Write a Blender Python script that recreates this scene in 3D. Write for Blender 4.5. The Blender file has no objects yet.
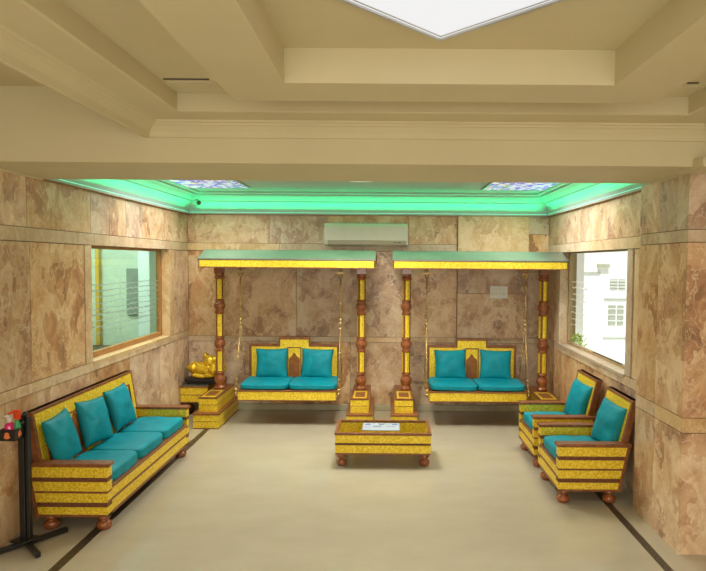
import bpy, bmesh, math, random
from mathutils import Vector, Matrix, noise
random.seed(7)
R = math.radians
sc = bpy.context.scene
col = sc.collection

# ---------------------------------------------------------------- camera, world, sun, exposure
cam_d = bpy.data.cameras.new('camera')
cam = bpy.data.objects.new('camera', cam_d); col.objects.link(cam)
cam_d.sensor_width = 36.0
cam_d.lens = 36.0*600.0/706.0
cam_d.shift_x = -(388.0-353.0)/706.0
cam_d.shift_y = (289.2-285.5)/706.0
cam_d.clip_start = 0.05
cam.location = (0, 0, 2.2)
_p, _r = R(2.6), R(0.43)
_f = Vector((0, math.cos(_p), -math.sin(_p))); _u0 = Vector((0, math.sin(_p), math.cos(_p))); _x0 = Vector((1, 0, 0))
_x = _x0*math.cos(_r)+_u0*math.sin(_r); _u = _u0*math.cos(_r)-_x0*math.sin(_r)
cam.rotation_euler = Matrix((_x, _u, -_f)).transposed().to_euler()
sc.camera = cam
sc.view_settings.view_transform = 'Standard'
sc.view_settings.look = 'None'
sc.view_settings.gamma = 1.0
sc.view_settings.use_curve_mapping = False
sc.view_settings.exposure = -0.28

w = bpy.data.worlds.new('world'); sc.world = w; w.use_nodes = True
bg = w.node_tree.nodes['Background']
bg.inputs[0].default_value = (1.0, 0.95, 0.84, 1); bg.inputs[1].default_value = 1.0

def light(name, kind, loc, target, energy, color=(1, 1, 1), sx=1, sy=1, angle=None, spread=None, along_y=False):
    d = bpy.data.lights.new(name, kind); d.energy = energy; d.color = color
    if kind == 'AREA':
        d.shape = 'RECTANGLE'; d.size = sx; d.size_y = sy
        if spread: d.spread = R(spread)
    if angle: d.angle = R(angle)
    o = bpy.data.objects.new(name, d); col.objects.link(o); o.location = loc
    o.rotation_euler = (Vector(target)-Vector(loc)).to_track_quat('-Z', 'Y').to_euler()
    if along_y:
        d_ = (Vector(target)-Vector(loc)).normalized(); y_ = Vector((0, 1, 0)); x_ = y_.cross(-d_)
        o.rotation_euler = Matrix((x_, y_, -d_)).transposed().to_euler()
    return o
light('daylight_sun', 'SUN', (0, -5, 12), (0.6, 0, 5), 4.5, (1, .98, .95), angle=1)
light('added_front_fill', 'AREA', (0.2, -1.6, 2.3), (-.1, 7, 1.0), 135, (1, .92, .78), 5.0, 1.8)  # unseen fill added behind the camera to brighten the room, not a fitting
light('skylight_light', 'AREA', (0.26, 2.4, 3.24), (0.26, 2.4, 0), 45, (1, .96, .88), .6, .6, spread=115)
light('office_light', 'AREA', (-4.6, 8.0, 3.0), (-4.6, 8.2, 0), 160, (.92, 1, .93), 1.5, 2.0)
LEDC = (0.0, 1.0, 0.36)
light('led_light_back', 'AREA', (-.29, 8.735, 2.91), (-.29, 8.655, 3.35), 13, LEDC, 5.0, .05, spread=150)
light('led_light_left', 'AREA', (-2.848, 6.9, 2.91), (-2.768, 6.9, 3.35), 8.5, LEDC, .05, 3.4, spread=150, along_y=True)
light('led_light_right', 'AREA', (2.26, 6.9, 2.91), (2.18, 6.9, 3.35), 8.5, LEDC, .05, 3.4, spread=150, along_y=True)
light('alcove_panel_light_left', 'AREA', (-2.2, 7.2, 3.12), (-2.2, 7.2, 0), 52, (.98, .94, .90), .75, 1.7, spread=160)
light('alcove_panel_light_right', 'AREA', (1.65, 7.2, 3.12), (1.65, 7.2, 0), 52, (.98, .94, .90), .75, 1.7, spread=160)
light('alcove_downlight', 'AREA', (-.33, 6.95, 3.10), (-.33, 7.0, 0), 62, (1, .95, .84), .5, .5, spread=140)

# ---------------------------------------------------------------- materials
def newmat(name):
    m = bpy.data.materials.new(name); m.use_nodes = True
    nt = m.node_tree; return m, nt, nt.nodes['Principled BSDF'], nt.nodes.new, nt.links.new
def mat(name, c, rough=.5, metal=0, var=.08, vscale=8, bump=0, bscale=80, emit=None, es=0, coat=0, spec=.5):
    m, nt, b, N, L = newmat(name)
    b.inputs['Roughness'].default_value = rough; b.inputs['Metallic'].default_value = metal
    b.inputs['Specular IOR Level'].default_value = spec
    b.inputs['Coat Weight'].default_value = coat
    tc = N('ShaderNodeTexCoord'); nz = N('ShaderNodeTexNoise'); nz.inputs['Scale'].default_value = vscale; nz.inputs['Detail'].default_value = 4
    L(tc.outputs['Object'], nz.inputs['Vector'])
    rp = N('ShaderNodeValToRGB')
    rp.color_ramp.elements[0].position = .3; rp.color_ramp.elements[1].position = .7
    rp.color_ramp.elements[0].color = (*[max(0, x*(1-var)) for x in c], 1)
    rp.color_ramp.elements[1].color = (*[min(1, x*(1+var)) for x in c], 1)
    L(nz.outputs['Fac'], rp.inputs['Fac']); L(rp.outputs['Color'], b.inputs['Base Color'])
    if bump:
        n2 = N('ShaderNodeTexNoise'); n2.inputs['Scale'].default_value = bscale; L(tc.outputs['Object'], n2.inputs['Vector'])
        bp = N('ShaderNodeBump'); bp.inputs['Strength'].default_value = bump; bp.inputs['Distance'].default_value = .01
        L(n2.outputs['Fac'], bp.inputs['Height']); L(bp.outputs['Normal'], b.inputs['Normal'])
    if emit:
        b.inputs['Emission Color'].default_value = (*emit, 1); b.inputs['Emission Strength'].default_value = es
    return m
M = {}
M['plaster'] = mat('cream_plaster', (.62, .555, .35), .7, var=.03, vscale=2)
M['white_plaster'] = mat('white_plaster', (.80, .80, .76), .5, var=.02)
M['wood'] = mat('brown_wood', (.23, .080, .024), .38, var=.35, vscale=25, bump=.2)
M['carved'] = mat('carved_dark_wood', (.17, .052, .018), .5, var=.6, vscale=90, bump=.8, bscale=140)
M['redwood'] = mat('turned_red_wood', (.29, .085, .022), .22, var=.25, vscale=18, coat=.4)
M['archwood'] = mat('orange_wood', (.27, .085, .012), .35, var=.3, vscale=14)
M['teal'] = mat('teal_satin', (.0, .25, .315), .5, spec=.25, var=.14, vscale=7, bump=.25, bscale=30)
M['black'] = mat('black_metal', (.012, .012, .012), .35, var=.3)
M['dark'] = mat('dark_granite', (.06, .045, .028), .3, var=.8, vscale=60)
M['grout'] = mat('grout', (.16, .11, .07), .8)
M['ac'] = mat('air_conditioner_plastic', (.74, .74, .60), .35, var=.02)
M['ac_low'] = mat('air_conditioner_flap', (.40, .35, .22), .4, var=.02)
M['ac_top'] = mat('air_conditioner_grille', (.30, .34, .30), .4, var=.05)
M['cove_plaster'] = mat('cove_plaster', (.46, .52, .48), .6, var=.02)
M['white'] = mat('white_plastic', (.78, .78, .74), .35, var=.02)
M['chain'] = mat('antique_brass_chain', (.55, .38, .15), .35, .7, var=.4, vscale=60)
M['gold'] = mat('gold_leaf', (.85, .55, .03), .25, .55, var=.25, vscale=30, bump=.7, bscale=60)
M['roof'] = mat('green_lacquer_roof', (.12, .135, .10), .3, var=.25, vscale=2.5, coat=.5)
M['winframe'] = mat('varnished_window_frame', (.36, .17, .045), .35, var=.2, vscale=12)
M['winframe_pale'] = mat('pale_window_frame', (.42, .30, .15), .4, var=.12)
M['mint'] = mat('mint_wall', (.50, .60, .48), .6, var=.05)
M['mint2'] = mat('pale_mint_column', (.58, .68, .66), .5, var=.04)
M['board'] = mat('grey_board', (.19, .24, .20), .6, var=.1)
M['ochre'] = mat('ochre_paint', (.55, .34, .04), .5)
M['facade'] = mat('white_facade', (.93, .93, .93), .8, var=.01)
M['facade_grey'] = mat('facade_window_grey', (.40, .42, .36), .6, var=.1)
M['facade_beige'] = mat('beige_facade', (.27, .20, .09), .8, var=.1)
M['leaf'] = mat('leaf_green', (.28, .38, .03), .5, var=.3)
M['pink'] = mat('pink_liquid', (.75, .02, .22), .15, var=.1, coat=.5)
M['red'] = mat('red_plastic', (.75, .06, .015), .3, var=.05)
M['greenp'] = mat('green_label', (.03, .35, .12), .4)
M['orange'] = mat('orange_emblem', (.8, .22, .06), .5, var=.2)
M['blue'] = mat('blue_print', (.03, .10, .40), .5)
M['ink'] = mat('grey_print', (.15, .17, .2), .5)
M['plate'] = mat('pale_blue_plate', (.38, .44, .50), .35, var=.04)
M['skirt'] = mat('olive_beige_marble', (.46, .43, .30), .25, var=.12, vscale=5)
M['smoke'] = mat('dark_line', (.07, .06, .04), .6)
M['sky_panel'] = mat('skylight_diffuser', (.05, .05, .05), .5, emit=(1, 1, 1), es=1.05, spec=0)
M['lamp'] = mat('ceiling_lamp_glass', (.9, .88, .8), .4, emit=(1, .97, .88), es=.55)
M['led'] = mat('green_led', (.1, .8, .4), .4, emit=(.25, 1, .72), es=1.6)
M['silver'] = mat('aluminium', (.55, .55, .53), .3, .6, var=.03)

def brass():
    m, nt, b, N, L = newmat('embossed_yellow_brass')
    b.inputs['Roughness'].default_value = .38; b.inputs['Metallic'].default_value = .25
    tc = N('ShaderNodeTexCoord'); v = N('ShaderNodeTexVoronoi'); v.inputs['Scale'].default_value = 48
    n = N('ShaderNodeTexNoise'); n.inputs['Scale'].default_value = 70; n.inputs['Detail'].default_value = 2
    L(tc.outputs['Object'], v.inputs['Vector']); L(tc.outputs['Object'], n.inputs['Vector'])
    ad = N('ShaderNodeMath'); ad.operation = 'MULTIPLY_ADD'; ad.inputs[1].default_value = .6
    L(v.outputs['Distance'], ad.inputs[0]); L(n.outputs['Fac'], ad.inputs[2])
    rp = N('ShaderNodeValToRGB'); e = rp.color_ramp.elements
    e[0].position = .25; e[0].color = (.45, .29, .006, 1); e[1].position = 1.0; e[1].color = (.98, .74, .08, 1)
    x = e.new(.7); x.color = (.80, .57, .012, 1)
    L(ad.outputs[0], rp.inputs['Fac']); L(rp.outputs['Color'], b.inputs['Base Color'])
    bp = N('ShaderNodeBump'); bp.inputs['Strength'].default_value = .6; bp.inputs['Distance'].default_value = .006
    L(ad.outputs[0], bp.inputs['Height']); L(bp.outputs['Normal'], b.inputs['Normal'])
    return m
M['brass'] = brass()

def marble(name, base, dark, light_c, red, rough=.38):
    m, nt, b, N, L = newmat(name)
    b.inputs['Roughness'].default_value = rough
    def noise_(vec, sc_, det, dist=0, rg=.55):
        n = N('ShaderNodeTexNoise'); n.inputs['Scale'].default_value = sc_; n.inputs['Detail'].default_value = det
        n.inputs['Distortion'].default_value = dist; n.inputs['Roughness'].default_value = rg; L(vec, n.inputs['Vector']); return n
    def rng(src, a, b_, c, d):
        q = N('ShaderNodeMapRange'); q.inputs['From Min'].default_value = a; q.inputs['From Max'].default_value = b_; q.inputs['To Min'].default_value = c; q.inputs['To Max'].default_value = d
        L(src, q.inputs['Value']); return q.outputs[0]
    g = N('ShaderNodeNewGeometry'); at = N('ShaderNodeAttribute'); at.attribute_name = 'slab'
    off = N('ShaderNodeVectorMath'); off.operation = 'MULTIPLY_ADD'; off.inputs[1].default_value = (9, 9, 9)
    L(at.outputs['Color'], off.inputs[0]); L(g.outputs['Position'], off.inputs[2])
    mp = N('ShaderNodeMapping'); mp.inputs['Rotation'].default_value = (.35, .3, .5); mp.inputs['Scale'].default_value = (1.3, 1.3, 1.0)
    L(off.outputs[0], mp.inputs['Vector']); V = mp.outputs[0]
    # warped coordinates shared by the fragments
    nv = noise_(V, 2.6, 3)
    av = N('ShaderNodeVectorMath'); av.operation = 'MULTIPLY_ADD'; av.inputs[1].default_value = (1.1, 1.1, 1.1)
    L(nv.outputs['Color'], av.inputs[0]); L(V, av.inputs[2]); W = av.outputs[0]
    vc = N('ShaderNodeTexVoronoi'); vc.inputs['Scale'].default_value = 3.3; L(W, vc.inputs['Vector'])
    ve = N('ShaderNodeTexVoronoi'); ve.feature = 'DISTANCE_TO_EDGE'; ve.inputs['Scale'].default_value = 3.3; L(W, ve.inputs['Vector'])
    vs = N('ShaderNodeSeparateColor'); L(vc.outputs['Color'], vs.inputs[0])
    n1 = noise_(V, 2.7, 9, .9, .68)
    mxf = N('ShaderNodeMath'); mxf.operation = 'MULTIPLY_ADD'; mxf.inputs[1].default_value = .25
    L(vs.outputs[0], mxf.inputs[0]); sb = N('ShaderNodeMath'); sb.operation = 'SUBTRACT'; sb.inputs[1].default_value = .125
    L(n1.outputs['Fac'], sb.inputs[0]); L(sb.outputs[0], mxf.inputs[2])
    rp = N('ShaderNodeValToRGB'); e = rp.color_ramp.elements
    e[0].position = .28; e[0].color = (*dark, 1); e[1].position = .72; e[1].color = (*light_c, 1)
    x = e.new(.40); x.color = (*red, 1); x = e.new(.52); x.color = (*base, 1)
    L(mxf.outputs[0], rp.inputs['Fac'])
    # pale cracks between fragments, broken up by a mask
    mk = rng(noise_(V, 3.4, 2).outputs['Fac'], .38, .58, 0, .8)
    ed = rng(ve.outputs['Distance'], 0, .040, 1, 0)
    ml = N('ShaderNodeMath'); ml.operation = 'MULTIPLY'; L(mk, ml.inputs[0]); L(ed, ml.inputs[1])
    mx = N('ShaderNodeMixRGB'); mx.inputs[2].default_value = (.74, .60, .40, 1); L(ml.outputs[0], mx.inputs[0]); L(rp.outputs[0], mx.inputs[1])
    # brown hairlines
    n3 = noise_(W, 2.4, 6, .8)
    sx_ = N('ShaderNodeMath'); sx_.operation = 'SUBTRACT'; sx_.inputs[1].default_value = .5; L(n3.outputs['Fac'], sx_.inputs[0])
    ab = N('ShaderNodeMath'); ab.operation = 'ABSOLUTE'; L(sx_.outputs[0], ab.inputs[0])
    hl = rng(ab.outputs[0], 0, .016, .6, 0)
    mx2 = N('ShaderNodeMixRGB'); mx2.inputs[2].default_value = (.78, .65, .44, 1); L(hl, mx2.inputs[0]); L(mx.outputs[0], mx2.inputs[1])
    hs = N('ShaderNodeHueSaturation'); sp = N('ShaderNodeSeparateColor'); L(at.outputs['Color'], sp.inputs[0])
    L(rng(sp.outputs[0], 0, 1, .84, 1.12), hs.inputs['Value']); L(rng(sp.outputs[1], 0, 1, .75, 1.15), hs.inputs['Saturation']); L(mx2.outputs[0], hs.inputs['Color'])
    L(hs.outputs[0], b.inputs['Base Color'])
    return m
M['marble'] = marble('breccia_marble', (.62, .40, .205), (.31, .165, .08), (.78, .60, .39), (.50, .27, .135))
M['marble_band'] = marble('beige_marble_band', (.64, .46, .26), (.48, .32, .17), (.72, .56, .35), (.56, .38, .20))

def floor_mat():
    m, nt, b, N, L = newmat('cream_marble_floor')
    g = N('ShaderNodeNewGeometry'); mp = N('ShaderNodeMapping'); mp.inputs['Scale'].default_value = (1.0, 1.9, 1)
    L(g.outputs['Position'], mp.inputs['Vector'])
    n = N('ShaderNodeTexNoise'); n.inputs['Scale'].default_value = 1.6; n.inputs['Detail'].default_value = 8; n.inputs['Roughness'].default_value = .6
    L(mp.outputs[0], n.inputs['Vector'])
    rp = N('ShaderNodeValToRGB'); e = rp.color_ramp.elements
    e[0].position = .25; e[0].color = (.41, .365, .26, 1); e[1].position = .75; e[1].color = (.47, .42, .31, 1)
    L(n.outputs['Fac'], rp.inputs['Fac']); L(rp.outputs[0], b.inputs['Base Color'])
    b.inputs['Roughness'].default_value = .22
    bp = N('ShaderNodeBump'); bp.inputs['Strength'].default_value = .05; L(n.outputs['Fac'], bp.inputs['Height']); L(bp.outputs[0], b.inputs['Normal'])
    return m
M['floor'] = floor_mat()

def glass(name, tint, refl=.12, ribs=False):
    m, nt, b, N, L = newmat(name); nt.nodes.remove(b)
    out = nt.nodes['Material Output']
    t = N('ShaderNodeBsdfTransparent'); t.inputs[0].default_value = (*tint, 1)
    gl = N('ShaderNodeBsdfGlossy'); gl.inputs['Roughness'].default_value = .03
    mx = N('ShaderNodeMixShader'); mx.inputs[0].default_value = refl
    L(t.outputs[0], mx.inputs[1]); L(gl.outputs[0], mx.inputs[2]); L(mx.outputs[0], out.inputs['Surface'])
    return m
M['glass'] = glass('clear_glass', (.93, .97, .94), .06)
M['glass_green'] = glass('green_tinted_glass', (.86, .96, .90), .08)
M['frost'] = mat('frosted_film', (.32, .43, .37), .5, var=.15, vscale=20)
M['frost_white'] = mat('white_frosted_film', (.85, .86, .80), .5, var=.05, vscale=20)
M['bottle_clear'] = glass('clear_plastic', (.95, .80, .88), .12)

def stained():
    m, nt, b, N, L = newmat('backlit_stained_glass')
    tc = N('ShaderNodeTexCoord')
    v = N('ShaderNodeTexVoronoi'); v.inputs['Scale'].default_value = 17
    v2 = N('ShaderNodeTexVoronoi'); v2.feature = 'DISTANCE_TO_EDGE'; v2.inputs['Scale'].default_value = 17
    L(tc.outputs['Object'], v.inputs['Vector']); L(tc.outputs['Object'], v2.inputs['Vector'])
    sp = N('ShaderNodeSeparateColor'); L(v.outputs['Color'], sp.inputs[0])
    rp = N('ShaderNodeValToRGB'); rp.color_ramp.interpolation = 'CONSTANT'; e = rp.color_ramp.elements
    e[0].position = 0; e[0].color = (.62, .60, .90, 1); e[1].position = .30; e[1].color = (.20, .13, .70, 1)
    for p_, c in ((.58, (.90, .90, 1, 1)), (.80, (.40, .30, .75, 1)), (.92, (.75, .5, .05, 1)), (.97, (.1, .45, .3, 1))):
        x = e.new(p_); x.color = c
    L(sp.outputs[0], rp.inputs[0])
    mr = N('ShaderNodeMapRange'); mr.inputs['From Max'].default_value = .06; L(v2.outputs['Distance'], mr.inputs['Value'])
    mx = N('ShaderNodeMixRGB'); mx.inputs[1].default_value = (.12, .1, .2, 1); L(mr.outputs[0], mx.inputs[0]); L(rp.outputs[0], mx.inputs[2])
    L(mx.outputs[0], b.inputs['Base Color']); L(mx.outputs[0], b.inputs['Emission Color']); b.inputs['Emission Strength'].default_value = .9
    return m
M['stained'] = stained()

# ---------------------------------------------------------------- mesh helpers
def bx(bm, x0, x1, y0, y1, z0, z1, mi=0):
    v = [bm.verts.new(c) for c in ((x0, y0, z0), (x1, y0, z0), (x1, y1, z0), (x0, y1, z0), (x0, y0, z1), (x1, y0, z1), (x1, y1, z1), (x0, y1, z1))]
    fs = [bm.faces.new([v[i] for i in q]) for q in ((0, 3, 2, 1), (4, 5, 6, 7), (0, 1, 5, 4), (1, 2, 6, 5), (2, 3, 7, 6), (3, 0, 4, 7))]
    for f in fs: f.material_index = mi
    return fs
def prism(bm, pts, axis, a0, a1, mi=0):
    """polygon pts in the two other axes (cyclic order x,y,z minus axis), extruded a0..a1"""
    def P(p, a):
        return {'x': (a, p[0], p[1]), 'y': (p[0], a, p[1]), 'z': (p[0], p[1], a)}[axis]
    A = [bm.verts.new(P(p, a0)) for p in pts]; B = [bm.verts.new(P(p, a1)) for p in pts]
    n = len(pts); fs = [bm.faces.new(A), bm.faces.new(B[::-1])]
    for i in range(n): fs.append(bm.faces.new((A[i], B[i], B[(i+1) % n], A[(i+1) % n])))
    for f in fs: f.material_index = mi
    return fs
def lathe(bm, prof, cx=0, cy=0, n=20, mif=None, smooth=True):
    rings = []
    for r, z in prof:
        rings.append([bm.verts.new((cx+r*math.cos(2*math.pi*i/n+math.pi/n), cy+r*math.sin(2*math.pi*i/n+math.pi/n), z)) for i in range(n)])
    for a, b in zip(rings, rings[1:]):
        for i in range(n):
            f = bm.faces.new((a[i], a[(i+1) % n], b[(i+1) % n], b[i])); f.smooth = smooth
            if mif: f.material_index = mif(i)
    bm.faces.new(rings[0][::-1]); bm.faces.new(rings[-1])
def tube(bm, a, b, r, n=8, r2=None):
    a = Vector(a); b = Vector(b); d = (b-a).normalized()
    u = d.orthogonal().normalized(); v = d.cross(u); r2 = r if r2 is None else r2
    A = [bm.verts.new(a+(u*math.cos(2*math.pi*i/n)+v*math.sin(2*math.pi*i/n))*r) for i in range(n)]
    B = [bm.verts.new(b+(u*math.cos(2*math.pi*i/n)+v*math.sin(2*math.pi*i/n))*r2) for i in range(n)]
    for i in range(n):
        f = bm.faces.new((A[i], A[(i+1) % n], B[(i+1) % n], B[i])); f.smooth = True
    bm.faces.new(A[::-1]); bm.faces.new(B)
def ball(bm, c, r, sx=1, sy=1, sz=1, rot=None, seg=14):
    mt = Matrix.Translation(c) @ (rot.to_4x4() if rot else Matrix.Identity(4)) @ Matrix.Diagonal((r*sx, r*sy, r*sz, 1))
    res = bmesh.ops.create_uvsphere(bm, u_segments=seg, v_segments=max(6, seg//2+2), radius=1, matrix=mt)
    for v in res['verts']:
        for f in v.link_faces: f.smooth = True
def obj(name, bm, mats, parent=None, bevel=0, kind=None, loc=None):
    bmesh.ops.recalc_face_normals(bm, faces=bm.faces)
    me = bpy.data.meshes.new(name); bm.to_mesh(me); bm.free()
    for m in (mats if isinstance(mats, (list, tuple)) else [mats]): me.materials.append(M[m] if isinstance(m, str) else m)
    o = bpy.data.objects.new(name, me); col.objects.link(o)
    if parent: o.parent = parent
    if loc: o.location = loc
    if bevel:
        b = o.modifiers.new('bevel', 'BEVEL'); b.width = bevel; b.segments = 2; b.limit_method = 'ANGLE'; b.angle_limit = R(40)
    if kind: o['kind'] = kind
    return o
def tag(o, label, cat, group=None):
    o['label'] = label; o['category'] = cat
    if group: o['group'] = group
    return o
def thing(name, label, cat, loc=(0, 0, 0), rz=0, group=None):
    o = bpy.data.objects.new(name, None); col.objects.link(o); o.empty_display_size = .1
    o.location = loc; o.rotation_euler = (0, 0, rz)
    return tag(o, label, cat, group)
def B(): return bmesh.new()
def box_obj(name, dims, m, parent=None, bevel=0, kind=None):
    bm = B()
    for d in (dims if isinstance(dims[0], (list, tuple)) else [dims]): bx(bm, *d)
    return obj(name, bm, m, parent, bevel, kind)

def slabs(name, boxes, backing, kind='structure'):
    """boxes: (x0,x1,y0,y1,z0,z1,matindex); one mesh, a joint between slabs, each slab with its own veining"""
    bm = B(); ly = bm.loops.layers.float_color.new('slab')
    for b in boxes:
        fs = bx(bm, *b); c = (random.random(), random.random(), random.random(), 1)
        for f in fs:
            for lp in f.loops: lp[ly] = c
    for b in backing: bx(bm, *b, 2)
    return obj(name, bm, ['marble', 'marble_band', 'grout'], kind=kind)

# ================================================================ SETTING
XL, XR, YB = -2.943, 2.355, 8.83
G = .003
# floor
fl = box_obj('floor', (-3.1, 4.2, -2.0, 9.0, -.1, 0), 'floor', kind='structure')
bm = B()
for (a, b_, c, d) in ((-2.39, -2.315, -2.0, 7.745), (2.0, 2.066, -2.0, 7.745)):
    bx(bm, a, b_, c, d, -.002, .0015)
obj('trim_1', bm, 'dark', kind='structure')

# left wall: slabs standing in rows (x from XL inward)
def lw(y0, y1, z0, z1, mi=0, out=0): return (XL-.10, XL+out, y0+G, y1-G, z0+G, z1-G, mi)
bl = []
for a, b_ in ((-2, -.8), (-.8, .4), (.4, 1.6), (1.6, 2.9), (2.9, 4.2), (4.2, 5.0), (5.0, 5.9), (5.9, 6.8), (6.8, 7.7), (7.7, 8.83)): bl.append(lw(a, b_, 0, 1.09))
for a, b_ in ((-2, 1.5), (1.5, 4.3), (4.3, 6.3), (6.3, 8.83)): bl.append(lw(a, b_, 1.09, 1.18, 1, .008))
for a, b_ in ((-2, -.5), (-.5, 1), (1, 2.5), (2.5, 4.0), (4.0, 4.93), (4.93, 5.81), (8.22, 8.83)): bl.append(lw(a, b_, 1.18, 2.344))
bl.append(lw(5.81, 5.945, 1.18, 2.344, 1, .008)); bl.append(lw(8.055, 8.22, 1.18, 2.344, 1, .008))
for a, b_ in ((-2, 1.5), (1.5, 4.3), (4.3, 6.0), (6.0, 8.83)): bl.append(lw(a, b_, 2.344, 2.46, 1, .008))
for a, b_ in ((-2, -.5), (-.5, 1), (1, 2.5), (2.5, 3.9), (3.9, 4.9), (4.9, 5.95), (5.95, 6.35), (6.35, 6.75), (6.75, 7.2), (7.2, 7.9), (7.9, 8.83)): bl.append(lw(a, b_, 2.46, 2.875))
bk = [(XL-.16, XL-.01, -2, 5.935, 0, 2.87), (XL-.16, XL-.01, 8.065, 9.0, 0, 2.87), (XL-.16, XL-.01, 5.945, 8.055, 0, 1.17), (XL-.16, XL-.01, 5.945, 8.055, 2.35, 2.87)]
slabs('wall_left', bl, bk)
box_obj('trim_2', [(XL-.16, XL, -2.0, 9.0, 2.875, 3.6), (XL-.02, XL+.012, -2, 5.12, 2.868, 2.88)], 'plaster', kind='structure')
# back wall
def bw(x0, x1, z0, z1, mi=0, out=0): return (x0+G, x1-G, YB-out, YB+.10, z0+G, z1-G, mi)
bl = []
for a, b_ in ((XL, -1.75), (-1.75, -.55), (-.55, .3), (.3, 1.015), (1.015, 2.05), (2.05, XR)): bl.append(bw(a, b_, .0, 1.01))
for a, b_ in ((XL, -.55), (-.55, 1.015), (1.015, XR)): bl.append(bw(a, b_, 1.01, 1.09, 1, .008))
for a, b_ in ((XL, -2.45), (-2.45, -1.35), (-1.35, -.35), (-.35, .3), (.3, 1.015), (2.05, XR)): bl.append(bw(a, b_, 1.09, 2.35))
for a, b_ in ((XL, -1.6), (-1.6, 1.015)): bl.append(bw(a, b_, 2.35, 2.46, 1, .008))
for a, b_ in ((XL, -1.75), (-1.75, -.9), (-.9, .3), (.3, 1.015)): bl.append(bw(a, b_, 2.46, 2.875))
bl.append(bw(1.015, 2.05, 1.09, 1.75, 0, .06)); bl.append(bw(1.015, 2.05, 1.75, 2.36, 0, .06)); bl.append(bw(1.015, 2.05, 2.36, 2.875, 1, .06))
bl.append(bw(2.05, XR, 2.35, 2.62)); bl.append(bw(2.05, XR, 2.62, 2.875, 1))
slabs('wall_back', bl, [(XL-.16, XR+.16, YB+.02, YB+.17, 0, 2.87)])
box_obj('baseboard_back', (XL, XR, YB-.045, YB, 0, .09), 'skirt', bevel=.006, kind='structure')
box_obj('trim_3', [(XL-.16, XR+.16, YB, YB+.17, 2.875, 3.6)], 'white_plaster', kind='structure')
# right wall
def rw(y0, y1, z0, z1, mi=0, out=0): return (XR-out, XR+.10, y0+G, y1-G, z0+G, z1-G, mi)
bl = []
for a, b_ in ((5.28, 6.3), (6.3, 7.2), (7.2, 8.1), (8.1, 8.83)): bl.append(rw(a, b_, 0, 1.0))
for a, b_ in ((5.28, 6.9), (6.9, 8.83)): bl.append(rw(a, b_, 1.0, 1.10, 1, .01))
bl += [rw(8.33, 8.83, 1.10, 2.344), rw(5.28, 5.75, 1.10, 2.344, 1), rw(5.75, 5.89, 1.10, 2.344, 1, .012), rw(8.17, 8.33, 1.10, 2.344, 1, .012)]
for a, b_ in ((5.28, 7.0), (7.0, 8.83)): bl.append(rw(a, b_, 2.344, 2.46, 1, .01))
for a, b_ in ((5.28, 6.3), (6.3, 6.9), (6.9, 7.5), (7.5, 8.1), (8.1, 8.83)): bl.append(rw(a, b_, 2.46, 2.875))
slabs('wall_right', bl, [(XR+.01, XR+.16, 5.28, 5.88, 0, 2.87), (XR+.01, XR+.16, 8.18, 9.0, 0, 2.87), (XR+.01, XR+.16, 5.89, 8.17, 0, 1.10), (XR+.01, XR+.16, 5.89, 8.17, 2.344, 2.87)])
box_obj('trim_4', (XR, XR+.16, 5.12, 9.0, 2.875, 3.6), 'white_plaster', kind='structure')
# pillar at right, and the side wall that goes on towards the camera
px0, py0, py1 = 2.215, 4.45, 5.30
bl = [(px0, 3.4, py0, py1, 0, .93, 0), (px0, 3.4, py0, py1, .936, 1.045, 1), (px0, 3.4, py0, py1, 1.051, 2.36, 0), (px0, 3.4, py0, py1, 2.366, 2.455, 1), (px0, 3.4, py0, py1, 2.461, 2.88, 0)]
bl = [(a+.0, b_, c, 4.92, e, f_, g_) for a, b_, c, d, e, f_, g_ in bl] + [(a+.0, b_, 4.924, d, e, f_, g_) for a, b_, c, d, e, f_, g_ in bl]
slabs('wall_pillar_right', bl, [(px0+.01, 3.39, py0+.01, py1-.01, 0, 2.87)])
box_obj('trim_5', [(2.12, 3.4, 4.08, 4.44, 2.86, 2.925), (px0-.012, 3.4, py0-.012, 5.12, 2.868, 2.884)], 'plaster', bevel=.008, kind='structure')
slabs('wall_side_right', [(3.4, 3.5, a, a+1.3-G, 0, 2.88, 0) for a in (-2, -.7, .6, 1.9, 3.2)], [(3.41, 3.5, -2, 4.5, 0, 2.87)])
box_obj('trim_6', (3.4, 3.5, -2, 4.5, 2.88, 3.6), 'plaster', kind='structure')

# ceiling of the lobby: beam, cornice, recess, dropped ring
bm = B()
bx(bm, XL-.16, 3.5, 4.22, 5.12, 2.88, 3.6)                      # beam
bx(bm, XL-.16, -1.69, -2.0, 4.22, 3.40, 3.6)                    # side ceilings
bx(bm, 2.245, 3.5, -2.0, 4.22, 3.40, 3.6)
bx(bm, -1.69, 2.245, -2.0, 4.22, 3.275, 3.45)                    # slab over recess
obj('ceiling', bm, 'plaster', kind='structure')
# cornice swept round the recess : profile (inset from outer line, z)
def sweep_rect(bm, prof, x0, x1, y0, y1):
    rings = []
    for d, z in prof: rings.append([bm.verts.new(c) for c in ((x0+d, y0+d, z), (x1-d, y0+d, z), (x1-d, y1-d, z), (x0+d, y1-d, z))])
    n = len(rings)
    for k in range(n):
        a = rings[k]; b_ = rings[(k+1) % n]
        for i in range(4): bm.faces.new((a[i], a[(i+1) % 4], b_[(i+1) % 4], b_[i]))
prof = [(-.02, 3.44), (-.02, 3.052), (0, 3.05), (.012, 3.055), (.02, 3.09), (.05, 3.125), (.062, 3.13), (.068, 3.142), (.082, 3.145), (.09, 3.158), (.30, 3.158), (.312, 3.164), (.312, 3.275), (.312, 3.40)]
bm = B(); sweep_rect(bm, prof, -1.677, 2.235, .60, 4.219)
obj('trim_7', bm, 'plaster', kind='structure')
bm = B(); sweep_rect(bm, [(0, 3.28), (0, 3.10), (.34, 3.10), (.34, 3.28)], -.873, 1.478, 1.25, 3.416)
obj('trim_8', bm, 'plaster', kind='structure')
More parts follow.
